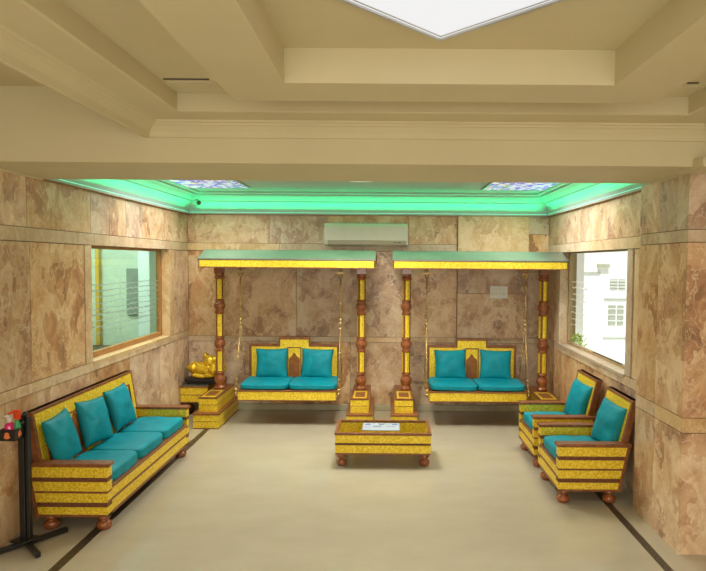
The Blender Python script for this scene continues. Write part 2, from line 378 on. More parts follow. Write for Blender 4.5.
# small crown line on beam face, pale line at its foot
# alcove ceiling + cove cornice
bm = B(); bx(bm, XL-.1, XR+.1, 5.12, YB+.1, 3.19, 3.35)
obj('ceiling_alcove', bm, 'cove_plaster', kind='structure')
cp = [(0, 2.882), (.035, 2.882), (.035, 2.905), (.022, 2.912), (.025, 2.96), (.05, 3.01), (.085, 3.045), (.10, 3.05), (.105, 3.07), (.15, 3.10), (.19, 3.13), (.205, 3.135), (.21, 3.155), (.25, 3.165), (.25, 3.192), (0, 3.192)]
bm = B(); sweep_rect(bm, cp, XL, XR, 5.12-.3, YB)
obj('trim_9', bm, 'cove_plaster', kind='structure')
# thin brown lip under the cove
bm = B(); bx(bm, XL, XR, YB-.037, YB+.01, 2.876, 2.8815); bx(bm, XL-.01, XL+.037, 5.122, YB, 2.876, 2.8815); bx(bm, XR-.037, XR+.01, 5.122, YB, 2.876, 2.8815)
obj('trim_10', bm, 'winframe', kind='structure')

# ---- windows
def window(name, X, side, y0, y1, z0, z1, fm, gm, depth=.10, fw_=.045):
    t = bpy.data.objects.new(name, None); col.objects.link(t); t['kind'] = 'structure'
    xa = X+side*depth; xb = X+side*(depth+.05); lo, hi = min(xa, xb), max(xa, xb)
    bm = B()
    bx(bm, lo, hi, y0, y1, z0, z0+fw_); bx(bm, lo, hi, y0, y1, z1-fw_, z1); bx(bm, lo, hi, y0, y0+fw_, z0+fw_, z1-fw_); bx(bm, lo, hi, y1-fw_, y1, z0+fw_, z1-fw_)
    obj('window_frame', bm, fm, t, .004, 'structure')
    xm = (lo+hi)/2
    box_obj('window_pane', (xm-.003, xm+.003, y0+fw_, y1-fw_, z0+fw_, z1-fw_), gm, t, kind='structure')
    s0, s1 = sorted((X-side*.02, X+side*(depth+.055)))
    return t, xm
w1, xm1 = window('window_1', XL, -1, 5.948, 8.052, 1.185, 2.375, 'winframe', 'glass_green', .101, .06)
w2, xm2 = window('window_2', XR, 1, 5.893, 8.167, 1.105, 2.365, 'winframe_pale', 'glass', .101, .035)
def stripes(parent, x, y0, y1, z0, z1, n, m, wav=.005, seed=1):
    bm = B(); rnd = random.Random(seed)
    for k in range(n):
        z = z0+(z1-z0)*k/(n-1); h = .008+.012*rnd.random(); ph = rnd.random()*6; a0 = y0+rnd.random()*.1; a1 = y1-rnd.random()*.1
        N_ = 60; up = []; lo = []
        for i in range(N_+1):
            y = a0+(a1-a0)*i/N_
            j = wav*math.sin(y*9+ph)+.006*math.sin(y*47+ph*2)
            up.append(bm.verts.new((x, y, z+h+j))); lo.append(bm.verts.new((x, y, z+j-.004*math.sin(y*60))))
        for i in range(N_): bm.faces.new((lo[i], lo[i+1], up[i+1], up[i]))
    return obj('frosted_stripes', bm, m, parent, kind='structure')
stripes(w1, xm1+.006, 6.0, 8.0, 1.42, 1.93, 9, 'frost')
stripes(w2, xm2-.006, 7.35, 8.12, 1.38, 1.95, 8, 'frost_white', seed=4)
# reveal lining (sills, jambs) - marble band
slabs('trim_11', [(XL-.15, XL+.012, 5.945, 8.055, 1.15, 1.186, 1), (XR-.02, XR+.15, 5.89, 8.17, 1.075, 1.106, 1)], [])

# ---- the office behind the left window
box_obj('wall_office', [(-7.2, -3.1, 10.0, 10.1, 0, 3.2), (-7.3, -7.2, 3.5, 10.1, 0, 3.2), (-7.2, -3.1, 3.4, 3.5, 0, 3.2), (-3.12, -3.02, 9.0, 10.0, 0, 3.2)], 'mint', kind='structure')
box_obj('ceiling_office', (-7.3, -3.11, 3.4, 10.1, 3.2, 3.3), 'white_plaster', kind='structure')
box_obj('floor_office', (-7.3, -3.11, 3.4, 10.1, -.1, 0), 'floor', kind='structure')
box_obj('wall_office_column', (-4.00, -3.82, 9.6, 9.995, 0, 3.19), 'mint2', kind='structure')
t = thing('notice_board', 'grey rectangular board on the office wall seen through the green window', 'board', (-4.17, 9.97, 1.70))
box_obj('panel', (-.17, .13, -.03, .02, -.40, .36), 'board', t, .004)
bm = B(); rnd = random.Random(3)
for i in range(46):
    z = -.42+.80*i/45; ball(bm, (.15+.035*math.sin(i*1.3)+.01*rnd.random(), -.05, z), .018+.014*rnd.random(), seg=8)
obj('dark_garland', bm, 'smoke', t)
t = thing('office_desk', 'dark office desk against the mint wall behind the window', 'desk', (-4.55, 9.60, 0))
box_obj('desk_top', (-.45, .35, -.28, .30, .72, .79), 'smoke', t, .006)
for sx in (-.42, .27):
    for sy in (-.25, .22): box_obj('leg', (sx, sx+.05, sy, sy+.05, 0, .72), 'smoke', t)
t = thing('door_frame_panel', 'narrow ochre post at the far left of the office', 'post', (-4.80, 9.93, 0))
box_obj('post', (-.03, .03, -.04, .06, 0, 2.6), 'ochre', t)

# ---- outside the right window
box_obj('ground', (3.55, 14, 9.2, 20, -.1, 0), 'facade', kind='structure')
t = thing('white_building', 'bright white building seen through the right window', 'building', (5.4, 15.0, 0))
box_obj('wall', (-.50, 1.9, 0, .6, 0, 7), 'facade', t)
for k, (xa, za, wd, hg) in enumerate(((.15, 1.56, .18, .25), (.37, 1.56, .15, .25), (.12, .66, .18, .50), (.35, .66, .15, .50))):
    f_ = box_obj('window', (xa, xa+wd, -.03, .02, za, za+hg), 'facade_grey', t)
    for j in range(3): box_obj('louvre', (xa-.01, xa+wd+.01, -.05, -.031, za+hg*(.2+.3*j), za+hg*(.2+.3*j)+.02), 'facade', f_)
box_obj('ledge', (.0, 1.5, -.04, .0, 1.30, 1.33), 'facade_grey', t)
box_obj('ledge', (.0, 1.5, -.04, .0, .32, .35), 'facade_grey', t)
box_obj('awning', (-.18, .10, -.12, .0, 2.10, 2.19), 'facade_grey', t)
box_obj('cornice', (-.50, -.1, -.05, 0, 1.96, 1.98), 'facade_grey', t)
t = thing('beige_building', 'pale ochre building behind the white one', 'building', (4.6, 16.4, 0))
box_obj('wall', (-1.6, .6, 0, .5, 0, 6), 'facade_beige', t)
t = thing('leafy_shrub', 'yellow green shrub outside the right window', 'shrub', (4.28, 13.6, 0))
bm = B(); rnd = random.Random(11); tube(bm, (0, 0, 0), (0, 0, .3), .03)
obj('stem', bm, 'wood', t)
bm = B()
for i in range(260):
    c = Vector((rnd.gauss(0, .10), rnd.gauss(0, .10), .25+rnd.random()*.30))
    d = Vector((rnd.uniform(-1, 1), rnd.uniform(-1, 1), rnd.uniform(-.2, 1))).normalized()*.09; s = d.cross(Vector((rnd.random(), rnd.random(), 1))).normalized()*.018
    bm.faces.new([bm.verts.new(q) for q in (c, c+d*.5+s, c+d, c+d*.5-s)])
obj('foliage', bm, 'leaf', t)
bm = B(); bx(bm, XR+.10, XR+.112, 6.25, 7.15, 1.137, 1.150)
tag(obj('window_bar', bm, 'smoke', bevel=.003), 'thin dark rail lying along the foot of the right window glass', 'rail')

# ================================================================ ceiling fixtures
t = thing('skylight', 'white glowing diamond skylight in the ceiling tray', 'skylight', (.238, 2.37, 3.262))
s = .52
bm = B(); prism(bm, [(-s, 0), (0, -s), (s, 0), (0, s)], 'z', -.002, .008); obj('diffuser', bm, 'sky_panel', t)
for (rr, wd, zz, m) in ((s+.022, .022, -.012, 'silver'), (s-.022, .008, -.006, 'silver')):
    bm = B()
    o_, i_ = rr, rr-wd
    for k in range(4):
        a = k*math.pi/2; b_ = a+math.pi/2
        P = [(o_*math.cos(a), o_*math.sin(a)), (o_*math.cos(b_), o_*math.sin(b_)), (i_*math.cos(b_), i_*math.sin(b_)), (i_*math.cos(a), i_*math.sin(a))]
        prism(bm, P, 'z', zz, .012)
    obj('frame', bm, m, t)
for x0_, lab in ((-1.34, 'slotted ceiling hatch in the left end of the recess'), (1.56, 'slotted ceiling hatch in the right end of the recess')):
    t = thing('ceiling_hatch', lab, 'hatch', (x0_, 3.62, 3.275))
    box_obj('panel', (.0, .30, .03, .24, -.010, .0), 'plaster', t)
    box_obj('slot', (.0, .27, -.02, -.008, -.006, .002), 'smoke', t)
for k, (xc, lab) in enumerate(((-2.27, 'left backlit ceiling panel of purple and white stained glass'), (1.66, 'right backlit ceiling panel of coloured stained glass'))):
    t = thing('stained_glass_panel', lab, 'ceiling panel', (xc, 7.20, 3.19), 0, None)
    box_obj('pane', (-.40, .40, -.88, .88, -.018, -.006), 'stained', t)
    bm = B()
    for a in (-.42, .40): bx(bm, a, a+.02, -.90, .90, -.025, -.001)
    for a in (-.90, .88): bx(bm, -.42, .42, a, a+.02, -.024, -.001)
    ins = .30 if k == 0 else -.30
    bx(bm, ins-.01, ins+.01, -.88, .88, -.023, -.007); bx(bm, ins*.55-.01, ins*.55+.01, .0, .88, -.023, -.007)
    obj('frame', bm, 'silver', t)
t = thing('ceiling_lamp', 'round cream ceiling lamp between the two stained glass panels', 'lamp', (-.33, 6.97, 3.19))
bm = B(); lathe(bm, [(.10, -.045), (.24, -.040), (.30, -.025), (.32, -.004)], n=40); obj('lamp_shade', bm, 'lamp', t)
bm = B(); lathe(bm, [(.325, -.02), (.335, -.015), (.335, -.001), (.325, -.001)], n=40); obj('rim', bm, 'white', t)
t = thing('security_camera', 'small dark camera in the green corner above the left wall', 'camera', (-2.70, 8.58, 3.02))
bm = B(); ball(bm, (0, 0, 0), .032); obj('lens', bm, 'smoke', t)
bm = B(); tube(bm, (-.03, .03, .04), (0, 0, .01), .02, 12); tube(bm, (-.09, .09, .045), (-.02, .02, .045), .012, 10); obj('bracket', bm, 'silver', t)
for nm, d in (('LED', (XL+.05, XR-.05, YB-.052, YB-.040, 2.880, 2.886)), ('LED', (XL+.040, XL+.052, 5.2, YB-.05, 2.880, 2.886)), ('LED', (XR-.052, XR-.040, 5.2, YB-.05, 2.880, 2.886))):
    pass
for d, lab in (((XL+.05, XR-.05, YB-.034, YB-.026, 2.904, 2.909), 'green light strip along the top of the back wall'), ((XL+.026, XL+.034, 5.2, YB-.05, 2.904, 2.909), 'green light strip along the top of the left wall'), ((XR-.034, XR-.026, 5.4, YB-.05, 2.904, 2.909), 'green light strip along the top of the right wall')):
    tag(box_obj('light_strip', d, 'led'), lab, 'light strip')

# ================================================================ wall things
t = thing('air_conditioner', 'wide cream wall air conditioner above the two swings', 'air conditioner', (-.32, YB, 2.42))
bm = B(); prism(bm, [(-.01, .0), (-.19, .02), (-.215, .09), (-.215, .28), (-.18, .33), (-.01, .33)], 'x', -.60, .60); obj('body', bm, 'ac', t, .012)
box_obj('air_flap', (-.55, .57, -.222, -.20, .022, .085), 'ac_low', t, .006)
bm = B()
for i in range(16): bx(bm, -.54+i*.068, -.54+i*.068+.045, -.16, -.03, .325, .339)
obj('intake_grille', bm, 'ac_top', t)
bm = B(); bx(bm, .40, .43, -.224, -.221, .05, .062); bx(bm, .45, .50, -.224, -.221, .05, .062); obj('display', bm, 'smoke', t)
t = thing('switch_plate', 'white switch plate on the back wall behind the right swing', 'switch', (1.62, YB-.06, 1.77))
box_obj('plate', (-.13, .13, -.014, .002, -.09, .09), 'white', t, .006)
for i in range(4): box_obj('switch', (-.105+i*.055, -.065+i*.055, -.022, -.012, -.055, -.005), 'ac', t, .002)
for i in range(4): box_obj('switch', (-.105+i*.055, -.065+i*.055, -.022, -.012, .015, .06), 'ac', t, .002)

# ================================================================ furniture
def cushion_bm(w_, d_, h_, n=14, p=7, seed=0, droop=0):
    bm = B(); bmesh.ops.create_cube(bm, size=2); bmesh.ops.subdivide_edges(bm, edges=bm.edges, cuts=n, use_grid_fill=True)
    for v in bm.verts:
        c = v.co; m_ = max(abs(c.x), abs(c.y), abs(c.z)); q = (abs(c.x)**p+abs(c.y)**p+abs(c.z)**3.0)**(1/p) if 0 else (abs(c.x)**p+abs(c.y)**p+abs(c.z)**p)**(1/p)
        c = c*(m_/q)
        puff = 1+.05*(1-c.x**2)*(1-c.y**2) if c.z > 0 else 1
        nz = noise.noise(Vector((c.x*1.6+seed*3.1, c.y*1.6, seed)))*.05+noise.noise(Vector((c.x*5+seed, c.y*4, c.z*3)))*.018
        v.co = Vector((c.x*w_/2, c.y*d_/2, h_/2+c.z*h_/2*puff + (nz*h_*1.6 if c.z > 0 else 0) - droop*max(0, -c.y)**3))
    for f in bm.faces: f.smooth = True
    return bm
def pillow_bm(w_, h_, t_, seed=0, n=22):
    bm = B(); S = []
    for side in (1, -1):
        g = []
        for i in range(n+1):
            row = []
            for j in range(n+1):
                u = -1+2*i/n; v = -1+2*j/n
                x = w_/2*u*(1-.07*(1-v*v)); z = h_/2+h_/2*v*(1-.07*(1-u*u))
                th = t_/2*max(0, (1-u*u)*(1-v*v))**.42
                wr = noise.noise(Vector((u*2.2+seed*5, v*2.2, side)))*.18+noise.noise(Vector((u*6+seed, v*3, side+3)))*.07
                y = side*th*(1+wr)
                if side == -1 and (i in (0, n) or j in (0, n)): row.append(S[0][i][j])
                else: row.append(bm.verts.new((x, y, z)))
            g.append(row)
        S.append(g)
        for i in range(n):
            for j in range(n):
                f = bm.faces.new((g[i][j], g[i+1][j], g[i+1][j+1], g[i][j+1])); f.smooth = True
    return bm
def place(o, base, loc, rz=0, rx=0, ry=0):
    """put o at loc in the frame of a furniture empty, as a thing of its own"""
    mb = Matrix.Translation(base.location) @ Matrix.Rotation(base.rotation_euler[2], 4, 'Z')
    o.matrix_world = mb @ Matrix.Translation(loc) @ Matrix.Rotation(rz, 4, 'Z') @ Matrix.Rotation(rx, 4, 'X') @ Matrix.Rotation(ry, 4, 'Y')
def bun(bm, r, h):
    lathe(bm, [(r*.55, 0), (r*.85, h*.06), (r, h*.25), (r*.95, h*.42), (r*.62, h*.56), (r*.5, h*.62), (r*.8, h*.70), (r*.85, h*.82), (r*.7, h*.9), (r*.7, h)], n=20)

def armed_seat(name, label, cat, loc, rz, Lw, group=None, D=.645, topy=.715, topz=.95, panels=(0,), bin_=.05, sl=.09):
    t = thing(name, label, cat, loc, rz, group)
    hw = Lw/2; z0 = .125; zt = .565; aw = .085
    yb = lambda z: D-sl+(z-z0)*(sl/(zt-z0))          # rear edge of the arm at height z
    # base frame
    bm = B(); bx(bm, -hw+.01, hw-.01, .015, D-.13, z0, .16); bx(bm, -hw+.03, hw-.03, .02, D-.12, .16, .345); obj('base_frame', bm, 'wood', t, .004)
    # front apron
    ap = B(); bx(ap, -hw+.004, hw-.004, .0, .03, z0, z0+.025); bx(ap, -hw+.004, hw-.004, -.002, .03, .238, .258); bx(ap, -hw+aw, hw-aw, -.006, .05, .340, .366)
    fa = obj('front_apron', ap, 'wood', t, .003)
    bm = B(); bx(bm, -hw+.006, hw-.006, .004, .028, .15, .238); bx(bm, -hw+.006, hw-.006, .004, .028, .258, .340); obj('brass_band', bm, 'brass', fa)
    # arms
    for s_ in (-1, 1):
        xo = s_*hw; xi = s_*(hw-aw)
        x0_, x1_ = min(xo-s_*.006, xi+s_*.004), max(xo-s_*.006, xi+s_*.004)
        bm = B()
        prism(bm, [(.006, z0), (yb(z0)-.006, z0), (yb(zt)-.006, zt-.03), (.006, zt-.03)], 'x', x0_, x1_)
        for (a, b_) in ((z0, z0+.022), (.320, .338)):      # plain rails
            prism(bm, [(.0, a), (yb(a), a), (yb(b_), b_), (.0, b_)], 'x', min(xo, xi), max(xo, xi))
        # slanted rear stile
        prism(bm, [(yb(z0)-.03, z0), (yb(z0), z0), (yb(zt-.02), zt-.02), (yb(zt-.02)-.03, zt-.02)], 'x', *sorted((xo+s_*.002, xi)))
        ar = obj('armrest', bm, 'wood', t, .003)
        bm = B(); bx(bm, *sorted((xo+s_*.012, xi-s_*.012)), -.015, yb(zt)+.0, zt-.03, zt); obj('arm_cap', bm, 'wood', ar, .007)
        bm = B()
        for (a, b_) in ((z0+.022, .208), (.246, .320), (.338, .414), (.450, zt-.03)):
            prism(bm, [(.001, a), (yb(a)-.03, a), (yb(b_)-.03, b_), (.001, b_)], 'x', *sorted((xo-s_*.001, xi+s_*.001)))
        obj('brass_band', bm, 'brass', ar)
        bm = B()
        for (a, b_) in ((.208, .246), (.414, .450)):
            prism(bm, [(.002, a), (yb(a)-.03, a), (yb(b_)-.03, b_), (.002, b_)], 'x', *sorted((xo+s_*.001, xi-s_*.001)))
        obj('carved_band', bm, 'carved', ar, .003)
    # backrest (tilted slab) built upright then sheared back
    zb = .30; tilt = (topy-(D-.115))/(topz-z0)
    def shear(bm):
        for v in bm.verts: v.co.y += D-.115+(v.co.z-z0)*tilt
        return bm
    hw_full = hw; hw = hw-bin_
    bm = B(); bx(bm, -hw+.002, hw-.002, -.048, .0, zb-.1, topz); bx(bm, -hw-.006, hw+.006, -.060, .006, topz-.025, topz)
    bx(bm, -hw-.004, -hw+.03, -.056, .002, zt-.02, topz-.02); bx(bm, hw-.03, hw+.004, -.056, .002, zt-.02, topz-.02)
    bk_ = obj('backrest', shear(bm), 'wood', t, .003)
    e = .105
    bm = B(); bx(bm, -hw+.03, hw-.03, -.056, -.048, topz-.025-e, topz-.025); bx(bm, -hw+.03, -hw+.03+e*.85, -.056, -.048, .42, topz-.025-e); bx(bm, hw-.03-e*.85, hw-.03, -.056, -.048, .42, topz-.025-e)
    obj('brass_border', shear(bm), 'brass', bk_)
    xi = hw-.03-e*.85
    bm = B(); bx(bm, -xi, xi, -.066, -.048, topz-.025-e-.014, topz-.025-e); bx(bm, -xi, -xi+.014, -.066, -.048, .42, topz-.05-e+.011); bx(bm, xi-.014, xi, -.066, -.048, .42, topz-.05-e+.011)
    obj('inner_molding', shear(bm), 'wood', bk_)
    bm = B(); bx(bm, -xi+.014, xi-.014, -.052, -.046, .42, topz-.039-e); obj('brass_panel', shear(bm), 'brass', bk_)
    for xc in panels:
        hwp = .115; ztop = topz-.15
        pts = [(xc-hwp, .43), (xc+hwp, .43), (xc+hwp, ztop-.08), (xc+hwp*.75, ztop-.045), (xc+hwp*.35, ztop-.035), (xc, ztop), (xc-hwp*.35, ztop-.035), (xc-hwp*.75, ztop-.045), (xc-hwp, ztop-.08)]
        bm = B(); prism(bm, pts, 'y', -.058, -.050); obj('arched_panel', shear(bm), 'archwood', bk_)
    hw = hw_full
    for sx in (-1, 1):
        for yy in (.07, D-.165):
            bm = B(); bun(bm, .062, z0+.003)
            obj('foot', bm, 'redwood', t, loc=(sx*(hw-.085), yy, 0))
    return t

sofa = armed_seat('sofa', 'long yellow brass-clad wooden sofa against the left wall', 'sofa', (-2.243, 5.735, 0), R(90), 1.98, D=.664, topy=.684, topz=.965, panels=(-.70, -.34, .17, .72), sl=.08)
names = ['near end', 'middle', 'far end']
cw = (1.98-.17)/3
for k in range(3):
    o = obj('seat_cushion', cushion_bm(cw-.006, .50, .115, seed=k+1), 'teal')
    place(o, sofa, ((k-1)*cw, .262, .352)); tag(o, 'teal seat cushion at the %s of the long sofa' % names[k], 'cushion', 'seat cushions on the sofa')
for k, (yy, ro) in enumerate(((5.08, .06), (5.60, -.10), (6.18, -.06))):
    o = obj('throw_pillow', pillow_bm(.43, .43, .15, seed=k), 'teal')
    place(o, sofa, (yy-5.735, .467, .472), ro, R(-17), R((-3, 4, -2)[k])); tag(o, 'square teal pillow leaning at the %s of the long sofa' % names[k], 'pillow', 'pillows on the sofa')
ch = []
for k, (yy, lab) in enumerate(((5.742, 'yellow brass-clad armchair nearest the marble pillar'), (6.705, 'yellow brass-clad armchair under the right window, farther from the pillar'))):
    c = armed_seat('armchair', lab, 'armchair', ((1.560, 1.572)[k], yy, 0), R(-90), .745, 'armchairs by the right wall', D=.66, topy=.735, topz=.95)
    wh = ('on the armchair nearest the pillar', 'on the armchair farther from the pillar')[k]
    o = obj('seat_cushion', cushion_bm(.565, .50, .115, seed=k+7), 'teal'); place(o, c, (0, .262, .352)); tag(o, 'teal seat cushion '+wh, 'cushion', 'armchair cushions')
    o = obj('throw_pillow', pillow_bm(.43, .43, .15, seed=k+9), 'teal'); place(o, c, (.05, .50, .462), R(8), R(-17), R(3)); tag(o, 'square teal pillow '+wh, 'pillow', 'armchair pillows')
    ch.append(c)

# ---- coffee table
t = thing('coffee_table', 'low glass-topped yellow brass coffee table in the middle', 'coffee table', (-.041, 6.62, 0))
hx, hy = .515, .275
def ring(bm, hx, hy, wd, z0, z1):
    bx(bm, -hx, hx, -hy, -hy+wd, z0, z1); bx(bm, -hx, hx, hy-wd, hy, z0, z1); bx(bm, -hx, -hx+wd, -hy+wd, hy-wd, z0, z1); bx(bm, hx-wd, hx, -hy+wd, hy-wd, z0, z1)
bm = B(); bx(bm, -hx+.01, hx-.01, -hy+.01, hy-.01, .135, .165); ring(bm, hx-.003, hy-.003, .03, .13, .150); ring(bm, hx-.006, hy-.006, .02, .15, .36); obj('frame', bm, 'wood', t, .003)
bm = B(); ring(bm, hx-.002, hy-.002, .006, .234, .258); obj('carved_band', bm, 'carved', t)
bm = B(); ring(bm, hx-.003, hy-.003, .006, .150, .234); ring(bm, hx-.003, hy-.003, .006, .258, .342); obj('brass_band', bm, 'brass', t)
bm = B(); ring(bm, hx+.006, hy+.006, .036, .342, .368); obj('top_rim', bm, 'wood', t, .004)
bm = B(); ring(bm, hx-.03, hy-.03, .006, .17, .34); bx(bm, -hx+.03, hx-.03, -hy+.03, hy-.03, .166, .172); obj('inner_brass_lining', bm, 'brass', t)
bm = B()
for s_ in (-1, 1):
    bm = B(); bx(bm, s_*.29-.13, s_*.29+.13, -.12, .15, .172, .20); bx(bm, s_*.29-.09, s_*.29+.09, -.08, .11, .20, .225)
    obj('inner_step', bm, 'wood', t, .003)
box_obj('glass_top', (-hx+.035, hx-.035, -hy+.035, hy-.035, .360, .367), 'glass', t)
for sx in (-1, 1):
    for sy in (-1, 1):
        bm = B(); bun(bm, .056, .133); obj('foot', bm, 'redwood', t, loc=(sx*(hx-.065), sy*(hy-.065), 0))
t = thing('table_sign', 'small pale blue printed plate lying on the coffee table', 'sign', (-.065, 6.60, .3675), R(-1))
box_obj('plate', (-.205, .205, -.165, .13, 0, .008), 'plate', t, .003)
for (a, b_, c, d) in ((-.18, -.12, .05, .075), (.12, .18, .06, .085), (-.03, .03, .06, .085)): box_obj('blue_print', (a, b_, c, d, .008, .0095), 'blue', t)
bm = B(); rnd = random.Random(5)
for (r_, n_) in ((0.0, 7), (-.03, 7)):
    for i in range(n_):
        a = -.085+i*.013 if r_ == 0 else -.085+i*.013
        bx(bm, a, a+.009, r_-.012, r_+.010, .008, .0095)
for i in range(9): bx(bm, .06+i*.012, .067+i*.012, -.02, -.004, .008, .0095)
for i in range(5): bx(bm, -.16+i*.06, -.13+i*.06, .095, .100, .008, .0095)
obj('printed_text', bm, 'ink', t)

# ---- swings
def swing_set(xa, xb, cx0, cx1, which, px_a, px_b):
    """canopy frame on two stepped plinths"""
    xc = (xa+xb)/2
    t = thing('swing_canopy_frame', '%s swing frame: green-topped canopy on two turned posts' % which, 'canopy frame', (xc, 8.3, 0), 0, 'swing canopy frames')
    def loc_box(bm, x0, x1, y0, y1, z0, z1): bx(bm, x0-xc, x1-xc, y0-8.3, y1-8.3, z0, z1)
    for (x, (q0, q1)) in ((xa, px_a), (xb, px_b)):
        bm = B(); z1 = .205; z2 = .395
        loc_box(bm, q0+.004, q1-.004, 7.754, 8.776, 0, z1-.02); loc_box(bm, q0-.006, q1+.006, 7.744, 8.778, z1-.024, z1)
        loc_box(bm, q0-.002, q1+.002, 7.748, 8.777, 0, .014); loc_box(bm, q0+.001, q1-.001, 7.751, 8.777, .092, .100)
        u0, u1 = q0+.045, q1-.05
        loc_box(bm, u0+.004, u1-.004, 7.854, 8.756, z1, z2-.02); loc_box(bm, u0-.004, u1+.004, 7.846, 8.76, z2-.022, z2)
        loc_box(bm, u0+.001, u1-.001, 7.851, 8.758, .290, .298)
        p = obj('plinth', bm, 'wood', t, .003)
        bm = B()
        for a, b_ in ((.014, .092), (.100, z1-.024)): loc_box(bm, q0, q1, 7.750, 8.7765, a, b_)
        for a, b_ in ((z1, .290), (.298, z2-.022)): loc_box(bm, u0, u1, 7.850, 8.758, a, b_)
        loc_box(bm, u0+.03, u1-.03, 7.88, 8.30, z2, z2+.004)
        obj('brass_cladding', bm, 'brass', p)
        bm = B(); loc_box(bm, u0+.055, u1-.055, 7.93, 8.20, z2+.004, z2+.010); obj('wood_inlay', bm, 'wood', p, .002)
        lx = x-xc; ly = .12
        bm = B()
        prof = [(.066, .395), (.066, .43), (.05, .44), (.052, .47), (.066, .50), (.070, .53), (.062, .565), (.044, .59), (.050, .61), (.060, .62), (.055, .635),
                (.045, .64), (.045, .93), (.055, .935), (.058, .95), (.046, .965), (.048, .98), (.064, 1.01), (.068, 1.04), (.060, 1.075), (.046, 1.10), (.058, 1.115), (.056, 1.13),
                (.045, 1.135), (.045, 1.46), (.056, 1.465), (.058, 1.48), (.046, 1.50), (.050, 1.52), (.066, 1.55), (.068, 1.575), (.058, 1.61), (.046, 1.63), (.056, 1.64), (.055, 1.655),
                (.045, 1.66), (.045, 1.95), (.06, 1.955), (.064, 1.975), (.052, 1.99), (.052, 2.01), (.06, 2.02), (.06, 2.03)]
        prof = [(a_*1.15, b_) for a_, b_ in prof]; lathe(bm, prof, lx, ly, 20); bx(bm, lx-.06, lx+.06, ly-.06, ly+.06, 2.03, 2.14)
        po = obj('post', bm, 'redwood', t)
        for (a, b_) in ((.645, .93), (1.14, 1.455), (1.665, 1.948)):
            bm = B(); lathe(bm, [(.053, a), (.064, a+.01), (.060, a+.03), (.060, b_-.03), (.064, b_-.01), (.053, b_)], lx, ly, 12, lambda i: 1 if i % 3 == 1 else 0, smooth=False)
            obj('brass_sleeve', bm, ['brass', 'wood'], po)
    # canopy
    a, b_ = cx0-xc, cx1-xc; yf, yr, yk = 7.80-8.3, 8.10-8.3, 8.76-8.3
    bm = B(); prism(bm, [(yf-.01, 2.230), (yr, 2.350), (yk, 2.25), (yk, 2.225), (yr, 2.325), (yf-.01, 2.216)], 'x', a-.01, b_+.01)
    rf = obj('roof', bm, 'roof', t)
    bm = B(); bx(bm, a, b_, yf, yk-.01, 2.135, 2.15); bx(bm, a, b_, yf, yf+.03, 2.118, 2.220); bx(bm, a, b_, yk-.04, yk-.01, 2.118, 2.220); bx(bm, a, a+.03, yf, yk-.01, 2.118, 2.220); bx(bm, b_-.03, b_, yf, yk-.01, 2.118, 2.220)
    bx(bm, a-.006, b_+.006, yf-.006, yk-.005, 2.208, 2.220); bx(bm, a-.006, b_+.006, yf-.008, yf+.03, 2.110, 2.124); 
    prism(bm, [(yf+.02, 2.21), (yr, 2.325), (yk-.02, 2.225), (yk-.02, 2.20)], 'x', a+.01, b_-.01)
    fr = obj('canopy_frame', bm, 'wood', t)
    bm = B(); bx(bm, a+.010, b_-.010, yf-.004, yf, 2.124, 2.208); bx(bm, a-.003, a, yf+.01, yk-.02, 2.124, 2.208); bx(bm, b_, b_+.003, yf+.01, yk-.02, 2.124, 2.208)
    obj('brass_fascia', bm, 'brass', fr)
    return t
swing_set(-2.367, -.372, -2.462, -.175, 'left', (-2.535, -2.199), (-.530, -.195))
swing_set(.262, 2.185, .068, 2.335, 'right', (.055, .395), (1.975, 2.330))

